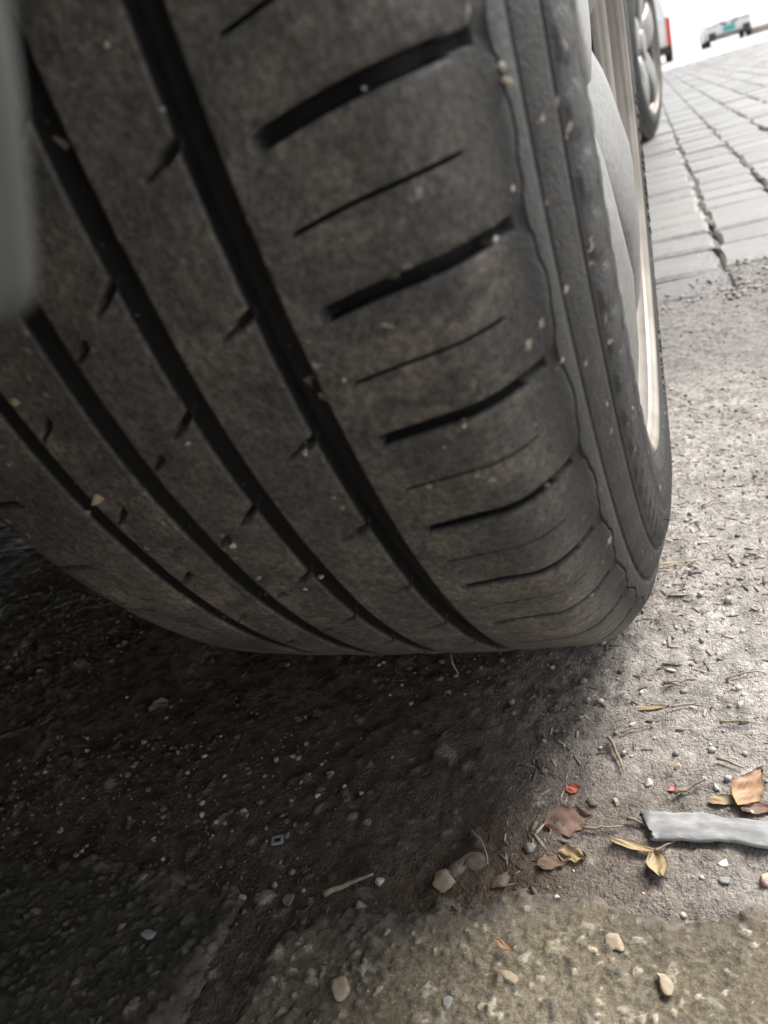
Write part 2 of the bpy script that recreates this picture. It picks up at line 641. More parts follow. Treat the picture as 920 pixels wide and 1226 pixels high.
def slab(pix, extra, top, seed, label, mat=None, step=.00095, tilt=(0, 0)):
    poly = [tuple(at(px, py, top)[:2]) for px, py in pix]+extra
    P = np.array(poly)
    x0, x1 = max(P[:, 0].min(), -.5), P[:, 0].max()
    y0, y1 = -.40, P[:, 1].max()+.004
    xs = np.r_[np.arange(P[:, 0].min(), x0, .01), np.arange(x0, x1, step)]
    ys = np.r_[np.arange(P[:, 1].min(), y0, .01), np.arange(y0, y1, step)]
    X, Y = np.meshgrid(xs, ys)
    sd_ = poly_sdf(X, Y, poly)
    sd_ = sd_+.0075*fbm(X*48, Y*48, seed, 3)+.0018*fbm(X*260, Y*260, seed+4, 2)
    s1, t1, m1 = stones(X, Y, .0034, seed+9, .8, .2, .62)
    s2, t2, m2 = stones(X, Y, .0076, seed+29, .4, .12, .5)
    h = top+.0022*fbm(X*22, Y*22, seed+1, 3)+.0006*fbm(X*240, Y*240, seed+2, 3)+.0014*s1+.0020*s2
    h = h+tilt[0]*(X-P[0, 0])+tilt[1]*(Y-P[0, 1])
    # crumbled rim: rounds over and drops to below the soil
    e = np.clip(sd_/.010, 0, 1)
    h = h-(1-e)**2*.0035
    h = np.where(sd_ < 0, np.maximum(-.02, h+sd_*.9), h)
    o, used = fast_grid('concrete_slab', np.stack([X, Y, h], -1), mat or M_SLAB, None, False, sd_ > -.014)
    st = np.maximum(m1*.85, m2)*np.clip(.35+sd_*80, 0, 1)
    tn = np.where(s2 > .08, t2, t1)
    attr(o, 'stone', st.ravel()[used])
    attr(o, 'tone', tn.ravel()[used])
    soil = np.clip(1.15-(sd_+.010*fbm(X*70, Y*70, seed+70, 3))/.013, 0, 1)
    attr(o, 'soil', soil.ravel()[used])
    tag(o, label, kind='structure')
    return o


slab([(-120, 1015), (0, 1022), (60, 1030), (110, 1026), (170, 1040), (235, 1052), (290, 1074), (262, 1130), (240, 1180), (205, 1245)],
     [(-.10, -.43), (-.12, -.62), (-.22, -.78), (-.40, -.70), (-.58, -.55), (-.52, -.38)], .0035, 200, 'mossy broken concrete slab, colour darkened for shade, at the left corner', mat_slab('mossy_shade_concrete', .5, .50))  # darkened copy of the slab concrete, shade put into its colour, plus moss
slab([(262, 1240), (290, 1165), (322, 1118), (390, 1104), (440, 1092), (520, 1080), (600, 1072), (660, 1066), (735, 1076), (800, 1092), (860, 1098), (900, 1080), (960, 1072)],
     [(.20, -.245), (.26, -.262), (.31, -.25), (.38, -.30), (.44, -.39), (.40, -.50), (.47, -.62), (.33, -.78), (.12, -.72), (-.082, -.80), (-.082, -.43)], .0036, 300, 'pale broken concrete slab with exposed aggregate along the front')

# ------------------------------------------------------------------ the car and its wheels
RT = .315
car = empty('car', (0, 0, 0))
tag(car, 'parked silver car seen from under its rear corner, dusty rear tyre close up', 'car')

NP = 58
PITCHD = 360.0/NP
cols_rel = [-.345, -.335, -.30, -.16, 0, .16, .30, .335, .345, .62, .95, 1.3, 1.65, 2.0, 2.35, 2.68, 2.92, 3.00, 3.01, 3.05, 3.10, 3.15, 3.19, 3.20, 3.28, 3.52, 3.85, 4.2, 4.55, 4.9, 5.25, 5.58]
NC = len(cols_rel)
W_PH = 7.25      # angle of a wide sipe (degrees below the front of the wheel)


def tread_r(u):
    a = np.abs(u)
    r = RT-.37*u*u
    k = np.clip((a-.072)/.0223, 0, None)
    return r-.0150*k**2.3


GRO = [(.0421, .0040), (.0140, .0036), (-.0138, .0038), (-.0405, .0034)]


def build_tyre():
    # lateral stations across the tread
    us = set(np.round(np.arange(-.0945, .09451, .0014), 5))
    for c, hw in GRO:
        for e in (-hw-.0006, -hw, -hw+.00014, -hw+.0006, -hw+.0012, hw-.0012, hw-.0006, hw-.00014, hw, hw+.0006):
            us.add(round(c+e, 5))
    us |= set(np.round(np.arange(.082, .09451, .0006), 5))
    for e in (.0524, .0529, .0535, .0925, .0935):
        us.add(e)
    us = np.array(sorted(us))
    keep = [us[0]]
    for q in us[1:]:
        if q-keep[-1] > .00012:
            keep.append(q)
    us = np.array(keep)
    rt = tread_r(us)
    prof = [(a, b, 0) for a, b in zip(us, rt)]
    # outer sidewall: (u, r) from the shoulder to the bead
    ctl = [(.0945, RT-.0186), (.0956, RT-.0212), (.0964, RT-.0240), (.0968, RT-.0266), (.0956, RT-.0275), (.0955, RT-.0287), (.0969, RT-.0294),
           (.0982, RT-.0318), (.0996, RT-.0350), (.1009, RT-.0386), (.1012, RT-.0398), (.1001, RT-.0406), (.1001, RT-.0420), (.1015, RT-.0427), (.1026, RT-.0450),
           (.1038, RT-.0500), (.1049, RT-.0570), (.1055, RT-.0640), (.1054, RT-.0710), (.1046, RT-.0770), (.1030, RT-.0825), (.1005, RT-.0868), (.0960, RT-.0900), (.0900, RT-.0930), (.0840, RT-.0940)]
    ct = np.array(ctl)
    cl = np.r_[0, np.cumsum(np.hypot(*np.diff(ct, axis=0).T))]
    q = np.arange(.0006, cl[-1], .00075)
    sw = list(zip(np.interp(q, cl, ct[:, 0]), np.interp(q, cl, ct[:, 1])))
    inner = [(-a, b, 1) for a, b in sw][::-1]
    prof = inner+prof+[(a, b, 1) for a, b in sw]
    prof = np.array(prof)
    # rows gathered round the wavy moulding line on the outer shoulder
    io = len(inner)+int(np.searchsorted(us, .070))
    so_ = np.r_[0, np.cumsum(np.hypot(*np.diff(prof[io:, :2], axis=0).T))]
    sW = float(np.interp(-(RT-.0195), -prof[io:, 1], so_))
    so_n = np.array(sorted(set(np.round(np.r_[so_[np.abs(so_-sW) > .0012], sW+np.array([-.0010, -.0005, -.00026, 0, .00026, .0005, .0010])], 6))))
    no = np.stack([np.interp(so_n, so_, prof[io:, 0]), np.interp(so_n, so_, prof[io:, 1]), (so_n > so_[len(inner)+len(us)-io-1]).astype(float)], -1)
    prof0 = prof
    prof = np.r_[prof[:io], no]
    PR = prof
    ni = len(inner)
    nt_ = int((PR[:, 2] == 0).sum())
    U, RR = PR[:, 0], PR[:, 1]
    # columns
    th, kind = [], []
    for p in range(NP):
        for c in cols_rel:
            th.append(p*PITCHD+c+W_PH)
            kind.append(c)
    th = np.array(th)
    kind = np.array(kind)
    pit = np.repeat(np.arange(NP), NC)
    n, m = len(th), len(U)
    # phase of the pattern for each rib
    f = np.zeros(m)
    for i, u in enumerate(U):
        if u > .0461:
            u = min(u, .0945) if i < ni+nt_ else .0945
            f[i] = -.9*(u-.0528)/.042-.25*math.sin(math.pi*np.clip((u-.0528)/.043, 0, 1))
        elif u > .0176:
            f[i] = -.75+(.0381-u)/.008*.75
        elif u > -.010:
            f[i] = 3.1+(.0104-u)/.008*1.1-.0
        elif u > -.0371:
            f[i] = 2.2+(-.030-u)/.008*1.3
        else:
            f[i] = 0.9
    T = th[:, None]+f[None, :]
    UU = np.repeat(U[None, :], n, 0)
    RRR = np.repeat(RR[None, :], n, 0)
    phs = ((T-W_PH-f[-1]) % PITCHD)/PITCHD
    wv = np.interp(phs, [0, .10, .16, .34, .40, .60, .66, .84, .90, 1], [0, .05, .45, .6, 1, .95, .55, .42, .02, 0])
    wv = wv+.18*fbm(T/1.3, UU*0+2, 66, 2)
    ssf = np.r_[np.full(io, -1.0), so_n]
    bell = np.where(ssf < 0, 0, np.clip(1-np.abs(ssf-sW)/.0066, 0, 1))
    bell = bell*bell*(3-2*bell)
    sh_s = ssf[None, :]+(.0027*(wv-.5))*bell[None, :]
    UU[:, io:] = np.interp(sh_s[:, io:], so_, prof0[io:, 0])
    RRR[:, io:] = np.interp(sh_s[:, io:], so_, prof0[io:, 1])
    depth = np.zeros((n, m))
    for c, hw in GRO:
        d = np.clip((hw-np.abs(U-c))/.0006, 0, 1)
        depth = np.maximum(depth, (.0072*d)[None, :])
    ak = np.abs(kind)
    thin = np.abs(kind-3.10)
    sipe = np.zeros((n, m))
    for i, u in enumerate(U):
        if ni <= i < ni+nt_:
            if .0528 <= u <= .0925:
                s = (u-.0528)/.0397
                half = .35 if s < .90 else .21
                dd = .0046*np.clip((1.04-s)/.18, .45, 1)
                if s < .018:
                    half = .21
                sipe[ak <= half-.045, i] = dd
                if half > .3:
                    sipe[np.abs(ak-.335) < .001, i] = .0016
                if .0009 < u-.0528 < .0345:
                    sipe[thin < .055, i] = .0028
                    sipe[np.abs(thin-.09) < .001, i] = .0012
            lim = [(.0300, .0381), (.0022, .0104), (-.0094, -.0038), (-.0372, -.0298)]
            for q, (a, b) in enumerate(lim):
                if a <= u <= b:
                    sipe[ak <= .05, i] = .0028
                    if (b-u)/(b-a) < .55:
                        sipe[ak <= .17, i] = .0028
            # rear inner shoulder, alike slots
            if -.0936 <= u <= -.0640:
                sipe[ak <= .31, i] = .0038
    depth = np.maximum(depth, sipe)
    # worn scallops at the shoulder end of each wide slot
    sh = np.exp(-((U-.0945)/.006)**2)[None, :]*np.exp(-((kind+.0)/.55)**2)[:, None]
    scal = .0004*sh*(PR[:, 2] == 0)[None, :]
    # raised and sunken features on the sidewalls: wavy moulding edge, hexagon pads
    S_ = np.zeros((n, m))
    line = np.repeat((np.abs(ssf-sW) < .0003)[None, :], n, 0)*1.0
    S_ -= .0011*line
    hexc = (np.arange(m))
    rc = RT-.0512
    dth = ((T % (PITCHD/2))-(PITCHD/4))*math.pi/180*.262
    dr = RRR-rc
    hx = np.maximum(np.abs(dr)*1.0/.0066, (np.abs(dth)*.95+np.abs(dr)*.36)/.0055)
    hexm = np.clip((1-hx)/.2, 0, 1)*(PR[:, 2] > 0)[None, :]
    S_ += .0007*hexm
    rc2 = RT-.0670
    dth2 = (((T+PITCHD/4) % (PITCHD/2))-(PITCHD/4))*math.pi/180*.25
    dr2 = RRR-rc2
    hx2 = np.maximum(np.abs(dr2)/.0058, (np.abs(dth2)*.95+np.abs(dr2)*.40)/.0047)
    S_ += .0003*np.clip((1-hx2)/.12, 0, 1)*(PR[:, 2] > 0)[None, :]
    # normals of the profile
    du = np.gradient(U)
    drr = np.gradient(RR)
    L = np.hypot(du, drr)+1e-9
    nu, nr = -drr/L, du/L
    off = -depth-scal+S_
    tread = (PR[:, 2] == 0)
    nu_ = np.where(tread & (np.abs(U) < .075), 0, nu)
    nr_ = np.where(tread & (np.abs(U) < .075), 1, nr)
    UU = UU+off*nu_[None, :]
    RRR = RRR+off*nr_[None, :]
    # slow unevenness of worn rubber
    RRR = RRR+.0005*fbm(T/9, UU*60, 5, 3)
    a = np.radians(T)
    X = UU
    Y = -RRR*np.cos(a)
    Z = -RRR*np.sin(a)
    # the loaded tyre bulges beside the contact patch and flattens on the ground
    low = np.clip((-Z-.17)/.145, 0, 1)**2*np.clip(1-np.abs(Y)/.22, 0, 1)
    bul = np.where(np.abs(U) > .080, np.sign(U)*.0058, 0)*np.clip((RT-.012-RR)/.02, 0, 1)
    X = X+low*bul[None, :]
    Z = np.maximum(Z, -RT+.0022+np.maximum(0, depth)*.9)
    P = np.stack([X, Y, Z], -1)
    o, _ = fast_grid('tyre', P, M_TYRE, None, True)
    dn = np.clip(depth/.0016, 0, 1)  # painted recess shade, extended below to moulded lines and pad gaps
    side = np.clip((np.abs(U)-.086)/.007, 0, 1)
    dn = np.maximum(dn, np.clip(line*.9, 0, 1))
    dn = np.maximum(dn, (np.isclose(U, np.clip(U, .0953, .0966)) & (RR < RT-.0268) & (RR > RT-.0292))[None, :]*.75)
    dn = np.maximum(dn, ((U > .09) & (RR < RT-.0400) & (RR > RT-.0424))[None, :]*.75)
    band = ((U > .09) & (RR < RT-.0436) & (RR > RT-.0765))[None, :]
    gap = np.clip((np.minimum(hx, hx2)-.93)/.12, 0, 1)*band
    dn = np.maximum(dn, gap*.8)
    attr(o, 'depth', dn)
    attr(o, 'side', np.repeat(side[None, :], n, 0))
    return o


def lathe(name, prof, seg, mat, parent, smooth=True, closed=False):
    """prof: list of (x along axle, r)"""
    t = np.linspace(0, 2*math.pi, seg, endpoint=False)
    pr = np.array(prof)
    P = np.stack([np.repeat(pr[None, :, 0], seg, 0), -np.cos(t)[:, None]*pr[None, :, 1], -np.sin(t)[:, None]*pr[None, :, 1]], -1)
    o, _ = fast_grid(name, P, mat, parent, True)
    return o


def build_wheel():
    # rim barrel with the rolled outer lip is the part's own mesh
    rim = lathe('wheel', [(-.095, .226), (-.098, .230), (-.100, .226), (-.096, .214), (-.06, .204), (.03, .196), (.070, .200), (.080, .2045), (.0825, .2115), (.081, .219)], 160, M_RIM_DARK, None)
    lathe('rim_step', [(.0815, .2055), (.0850, .2062), (.0870, .2085), (.0873, .2092), (.0890, .2098), (.0915, .2125), (.0925, .2160), (.092, .2172)], 160, M_BARREL, rim)
    lathe('rim_groove', [(.0905, .2160), (.0922, .2168), (.0950, .2195), (.0982, .2228), (.098, .2245)], 160, M_GROOVE, rim)
    lathe('rim_lip', [(.0968, .2222), (.0992, .2230), (.1006, .2240), (.1008, .2248), (.1022, .2254), (.1035, .2275), (.1035, .2290), (.1020, .2312), (.0985, .2318), (.094, .229), (.09, .222)], 160, M_BARREL, rim)
    ty = build_tyre()
    ty.parent = rim
    # five broad, bowed spokes of the silver wheel
    for k in range(5):
        a0 = R_(59+72*k)
        V, F = [], []
        nr, na = 16, 9
        rows = []
        for i in range(nr):
            t = i/(nr-1)
            r = .045+(.2125-.045)*t
            half = R_(30)*(1-t)**1.5+R_(15.5)+R_(5.5)*max(0, t-.7)/.3
            row = []
            for j in range(na):
                s = -1+2*j/(na-1)
                a = a0+half*s
                x = np.interp(t, [0, .15, .35, .6, .8, 1], [.084, .088, .0965, .1020, .1012, .0975])-.010*abs(s)**3.0
                row.append((x, -r*math.cos(a), -r*math.sin(a)))
            rows.append(row)
        for row in rows:
            V += row
        nb = len(V)
        for row in rows:
            V += [(x-.022, y, z) for x, y, z in row]
        for i in range(nr-1):
            for j in range(na-1):
                q = i*na+j
                F.append((q, q+1, q+na+1, q+na))
                F.append((nb+q, nb+q+na, nb+q+na+1, nb+q+1))
        for i in range(nr-1):
            q = i*na
            F.append((q, q+na, nb+q+na, nb+q))
            q = i*na+na-1
            F.append((q, nb+q, nb+q+na, q+na))
        for j in range(na-1):
            q = (nr-1)*na+j
            F.append((q, q+1, nb+q+1, nb+q))
            F.append((j, nb+j, nb+j+1, j+1))
        mesh_obj('spoke', V, F, M_RIM, rim, True)
    lathe('center_cap', [(.050, .055), (.084, .052), (.090, .047), (.092, .034), (.093, .012), (.093, .0005)], 48, M_RIM, rim)
    lathe('brake_drum', [(-.03, .120), (.045, .120), (.052, .112), (.054, .055), (.054, .001)], 48, M_UNDER, rim)
    # raised marks of the sidewall lettering, and moulding hairs left on the rubber
    V, F = [], []
    rr = random.Random(12)

    def bar(x, r, a, lr, la, hgt=.0010):
        b0 = len(V)
        for dx in (-.001, hgt):
            for sr, sa in ((-1, -1), (1, -1), (1, 1), (-1, 1)):
                r2, a2 = r+sr*lr, a+sa*la
                V.append((x+dx, -r2*math.cos(a2), -r2*math.sin(a2)))
        F.extend([(b0+i, b0+(i+1) % 4, b0+4+(i+1) % 4, b0+4+i) for i in range(4)]+[(b0+4, b0+5, b0+6, b0+7)])
    for base in (95, 140, 200, 275, 335):
        a = base
        for ch in range(11):
            x0 = .1053
            r0 = .2445
            typ = rr.randrange(4)
            bar(x0, r0, R_(a), .0050, R_(.13))
            if typ != 0:
                bar(x0, r0+.0045, R_(a+.6), .0007, R_(.6))
            if typ in (1, 3):
                bar(x0, r0, R_(a+.6), .0006, R_(.5))
            if typ >= 2:
                bar(x0, r0, R_(a+1.1), .0048, R_(.13))
            if typ == 3:
                bar(x0, r0-.0045, R_(a+.6), .0007, R_(.6))
            a += 2.3
    mesh_obj('sidewall_lettering', V, F, M_TYRE, rim)['kind'] = 'stuff'
    V, F = [], []
    for k in range(40):
        a = R_(rr.uniform(0, 360))
        r = rr.choice((.2905, .2735, .262))
        x = {.2905: .0955, .2735: .1000, .262: .1040}[r]
        b = Vector((x, -r*math.cos(a), -r*math.sin(a)))
        tip = b+Vector((.006, rr.uniform(-.002, .002), rr.uniform(-.002, .002)))
        b0 = len(V)
        for q in range(3):
            g = q*2.1
            V.append(b+Vector((0, .0004*math.cos(g), .0004*math.sin(g))))
        V.append(tip)
        F += [(b0, b0+1, b0+3), (b0+1, b0+2, b0+3), (b0+2, b0, b0+3)]
    mesh_obj('moulding_hairs', V, F, M_TYRE, rim)['kind'] = 'stuff'
    return rim


wheel = build_wheel()
wheel.parent = car
wheel.location = (.31*math.sin(R_(.55)), 0, RT)
wheel.rotation_euler = (0, 0, R_(-.55))
wheel['label'] = 'dusty worn rear tyre on silver spoked wheel, close to the viewer'
fw = copy_tree(wheel, car)
fw.location = (.035, 2.93, RT)
fw.rotation_euler = (0, 0, R_(-9))
fw['label'] = 'front wheel turned outward, seen past the rear tyre'
for (x, y) in ((-1.50, 0), (-1.50, 2.93)):
    o = copy_tree(wheel, car)
    o.location = (x, y, RT)
    o.rotation_euler = (0, 0, math.pi+(R_(-9) if y > 1 else 0))


def car_body(prefix, parent, y_r, y_f, ya, yb, xo, width, paint, AR=.375, roof=1.48, belt=.92, sill=.21, rear_low=.345, hood=True):
    """lofted shell along y (rear at y_r, front at y_f, axles at ya and yb); xo is the outer right side, returns the body"""
    xc = xo-width/2
    ys = sorted(set([y_r, y_r+.03, y_r+.08, y_r+.16, y_f, y_f-.04, y_f-.12, y_f-.3]+list(np.linspace(y_r, y_f, 44)) +
                    [ya+AR*math.cos(t) for t in np.linspace(0, math.pi, 15)]+[yb+AR*math.cos(t) for t in np.linspace(0, math.pi, 15)] +
                    [ya+AR+.001, ya-AR-.001, yb+AR+.001, yb-AR-.001]))
    L = y_f-y_r
    secs = []
    for y in ys:
        t = (y-y_r)/L
        endr = min(1, (y-y_r)/.10)
        endf = min(1, (y_f-y)/.30)
        hw = width/2*(1-.05*(1-endr)**2-.16*(1-endf)**2)
        zl = rear_low if y < ya else (sill if y < yb else .24)
        for c in (ya, yb):
            d = abs(y-c)
            if d < AR:
                zl = max(zl, RT+math.sqrt(AR**2-d*d))
        # top line
        if hood:
            pts = [(0, belt+.02), (.02, belt+.10), (.13, roof-.06), (.22, roof), (.50, roof), (.56, roof-.02), (.74, belt+.06), (.97, belt-.14), (1, belt-.36)]
        else:
            pts = [(0, roof-.12), (.015, roof-.05), (.06, roof), (.62, roof), (.78, belt+.1), (.96, belt-.1), (1, belt-.3)]
        zt = np.interp(t, [p[0] for p in pts], [p[1] for p in pts])
        zb = min(belt, zt-.03)
        zb = max(zb, zl+.05)
        zt = max(zt, zb+.03)
        tum = .17*np.clip((zt-zb)/.5, 0.05, 1)
        half = [(0, zl+.02), (hw*.75, zl+.02), (hw-.045, zl), (hw-.022, zl+.012), (hw-.012, max(zl+.03, .45)), (hw, max(zl+.04, .62)), (hw-.012, max(zl+.05, zb-.05)), (hw-.035, max(zl+.055, zb)),
                (hw-.035-tum*.8, zb+(zt-zb)*.80), (hw-.035-tum*1.25, zt-.012), (hw*.5, zt), (0, zt+.01)]
        secs.append([(xc+a, y, b) for a, b in half]+[(xc-a, y, b) for a, b in half[-2:0:-1]])
    V = [p for s in secs for p in s]
    k = len(secs[0])
    F = []
    for i in range(len(secs)-1):
        for j in range(k):
            q, r = i*k+j, i*k+(j+1) % k
            F.append((q, q+k, r+k, r))
    F.append(tuple(range(k)))
    F.append(tuple(range(len(V)-1, len(V)-k-1, -1)))
    o = mesh_obj('body', V, F, paint, parent, True)
    o.data.materials.append(M_UNDER)
    for i in range(len(secs)-1):
        for j in range(k):
            if j in (0, 1, k-1, k-2):
                o.data.polygons[i*k+j].material_index = 1
    return o


def box(name, lo, hi, mat, parent, bev=.01):
    bm = bmesh.new()
    bmesh.ops.create_cube(bm, size=1)
    for v in bm.verts:
        v.co = Vector([(lo[i]+hi[i])/2+v.co[i]*(hi[i]-lo[i]) for i in range(3)])
    if bev:
        bmesh.ops.bevel(bm, geom=bm.edges[:]+bm.verts[:], offset=min(bev, .45*min(abs(hi[i]-lo[i]) for i in range(3))), segments=2, affect='EDGES', profile=.7)
    me = bpy.data.meshes.new(name)
    bm.to_mesh(me)
    bm.free()
    me.materials.append(mat)
    o = bpy.data.objects.new(name, me)
    COL.objects.link(o)
    o.parent = parent
    return o


def panel(name, pts, n, t, mat, parent):
    """flat quad or polygon with thickness t along normal n"""
    n = Vector(n).normalized()*t
    k = len(pts)
    V = [Vector(p) for p in pts]+[Vector(p)+n for p in pts]
    F = [tuple(range(k))[::-1], tuple(range(k, 2*k))]+[(i, (i+1) % k, k+(i+1) % k, k+i) for i in range(k)]
    return mesh_obj(name, V, F, mat, parent)


XO, WID = .092, 1.70
car_body('near', car, -.78, 3.72, 0, 2.93, XO, WID, M_PAINT, AR=.40, rear_low=.30)
xc = XO-WID/2
for s in (1, -1):
    X = xc+s*(WID/2-.043)
    for (y0, y1, y2, y3) in ((.35, 1.20, 1.20, .45), (1.27, 2.25, 1.75, 1.27)):
        panel('window', [(X, y0, .95), (X, y1, .95), (X-s*.13, y2, 1.36), (X-s*.13, y3, 1.36)], (s, 0, .3), .012*1, M_GLASS, car)
    box('tail_lamp', (xc+s*.66-.1, -.80, .74), (xc+s*.66+.1, -.70, .93), M_LAMP, car)
    box('head_lamp', (xc+s*.55-.14, 3.50, .56), (xc+s*.55+.14, 3.69, .70), M_CLEAR, car)
box('rear_bumper', (xc-.80, -.84, .17), (xc+.80, -.68, .60), M_PAINT, car, .05)  # unseen, hung low to block light from behind the car
panel('rear_window', [(xc-.6, -.72, .98), (xc+.6, -.72, .98), (xc+.52, -.28, 1.38), (xc-.52, -.28, 1.38)], (0, -.6, .4), .012, M_GLASS, car)
box('sill_trim', (XO-.075, .40, .185), (XO-.028, 2.52, .225), M_DARK, car, .012)
box('under_pan_blocker', (-1.42, -.66, .165), (-.17, 3.2, .34), M_UNDER, car, .03)  # unseen pan added to keep light from under the car
box('exhaust_blocker', (-1.25, -.66, .13), (-.70, -.46, .20), M_UNDER, car, .04)  # unseen box added to block more light below the floor
box('rear_axle_beam', (-1.40, .03, .27), (-.13, .09, .33), M_UNDER, car, .02)
box('brake_backing', (-.16, -.11, .2), (-.105, .11, .43), M_UNDER, car, .03)


# lower corner of the plastic rear bumper, ending at the wheel arch right beside the viewer
sec = [(-.15, .272), (.040, .2700), (.0523, .2687), (.0701, .2664), (.0726, .2660), (.0741, .2667), (.0752, .2684), (.0769, .2717), (.0781, .2743), (.0806, .2795), (.0824, .2842), (.0842, .2893), (.0871, .2982), (.092, .325), (.095, .37), (.095, .46), (-.15, .46)]
ysec = [(-.402, 0), (-.4035, .0004), (-.47, .0), (-.60, .004), (-.70, .03), (-.76, .09)]
V, F = [], []
for y, ins in ysec:
    V += [(x-(ins if x > 0 else 0), y, z) for x, z in sec]
k = len(sec)
for i in range(len(ysec)-1):
    for j in range(k):
        F.append((i*k+j, i*k+(j+1) % k, (i+1)*k+(j+1) % k, (i+1)*k+j))
F += [tuple(range(k)), tuple(range(len(V)-1, len(V)-k-1, -1))]
o = mesh_obj('bumper_corner', V, F, M_FLAP, car)
o.data.polygons.foreach_set('use_smooth', [True]*len(o.data.polygons))
bm = bmesh.new()
bm.from_mesh(o.data)
bmesh.ops.recalc_face_normals(bm, faces=bm.faces)
bm.to_mesh(o.data)
bm.free()

# ------------------------------------------------------------------ parked vehicles far behind
van = empty('van', (0, 0, 0))
tag(van, 'white van parked ahead with a tall red tail lamp on its corner', 'van')
VX, VY = .93, 27.0
car_body('van', van, VY, VY+3.6, VY+.75, VY+2.9, VX, 1.50, M_WHITE, roof=1.80, belt=.95, sill=.22, rear_low=.24, hood=False)
vc = VX-.75
for s in (1, -1):
    box('tail_lamp', (vc+s*.67-.06, VY-.03, .40), (vc+s*.67+.06, VY+.12, 1.15), M_LAMP, van, .02)
    for y in (VY+.75, VY+2.9):
        o = lathe('wheel', [(-.08, .17), (-.08, .25), (-.06, .275), (.06, .275), (.08, .25), (.08, .17), (.06, .15), (.06, .002)], 32, M_DARK, van)
        o.location = (vc+s*.66, y, .275)
box('rear_bumper', (vc-.72, VY-.09, .22), (vc+.72, VY+.05, .42), M_DARK, van, .03)
panel('rear_window', [(vc-.56, VY-.005, 1.08), (vc+.56, VY-.005, 1.08), (vc+.5, VY+.02, 1.58), (vc-.5, VY+.02, 1.58)], (0, -1, .05), .012, M_GLASS, van)
box('number_plate', (vc-.25, VY-.03, .62), (vc+.25, VY-.004, .74), M_WHITE, van, .003)

white = empty('white_car', (3.18, 36.0, 0), R_(0))
tag(white, 'far white car facing the viewer with a teal number plate', 'car')
car_body('white', white, 0, 3.9, .75, 3.2, .83, 1.66, M_WHITE, roof=1.48, belt=.92, sill=.2, rear_low=.24)
wb = [c for c in white.children if c.name.startswith('body')][0]
# the shell is lofted rear first: turn it so that its nose points at the viewer
wb.matrix_local = Matrix.Translation((0, 3.9, 0)) @ Matrix.Rotation(math.pi, 4, 'Z')
for s in (1, -1):
    for y in (.70, 3.15):
        o = lathe('wheel', [(-.09, .19), (-.09, .28), (-.07, .305), (.07, .305), (.09, .28), (.09, .19), (.07, .17), (.07, .002)], 32, M_DARK, white)
        o.location = (s*.72, y, .305)
    box('fog_lamp_surround', (s*.60-.13, -.05, .20), (s*.60+.13, .12, .46), M_FLAP, white, .03)
    box('head_lamp', (s*.56-.17, .02, .60), (s*.56+.17, .22, .73), M_CLEAR, white, .04)
box('lower_grille', (-.48, -.045, .25), (.48, .10, .30), M_DARK, white, .012)
box('bumper_lip', (-.72, -.055, .165), (.72, .10, .205), M_FLAP, white, .012)
box('number_plate', (-.20, -.075, .38), (.20, -.05, .56), M_PLATE, white, .003)
for s in (1, -1):
    o = box('grille_wing', (-.13, -.06, -.03), (.13, -.02, .03), M_FLAP, white, .01)
    o.location = (s*.20, .02, .66)
    o.rotation_euler = (0, R_(-18*s), 0)
panel('windscreen', [(-.64, .95, .97), (.64, .95, .97), (.53, 1.62, 1.40), (-.53, 1.62, 1.40)], (0, -.5, .8), .012, M_GLASS, white)

for k, lb in enumerate(('pale kerb stone touching the far white car', 'pale kerb stone second from the far white car', 'pale kerb stone farthest from the white car')):
    o = box('kerb_stone', (3.95+k*1.0, 36.8, -.05), (4.93+k*1.0, 36.98, .24), M_KERB, None, .02)
    tag(o, lb, 'kerb', 'kerb stones beside the far car')

# ------------------------------------------------------------------ loose grit and litter on the ground


def zg(x, y):
    h = ground_h(np.array([[x]]), np.array([[y]]))[0][0, 0]
    return float(h)


ICO_V, ICO_F = None, None
bm = bmesh.new()
bmesh.ops.create_icosphere(bm, subdivisions=1, radius=1)
ICO1 = (np.array([v.co[:] for v in bm.verts]), [tuple(v.index for v in f.verts) for f in bm.faces])
bm.free()
bm = bmesh.new()
bmesh.ops.create_icosphere(bm, subdivisions=3, radius=1)
ICO2 = (np.array([v.co[:] for v in bm.verts]), [tuple(v.index for v in f.verts) for f in bm.faces])
bm.free()


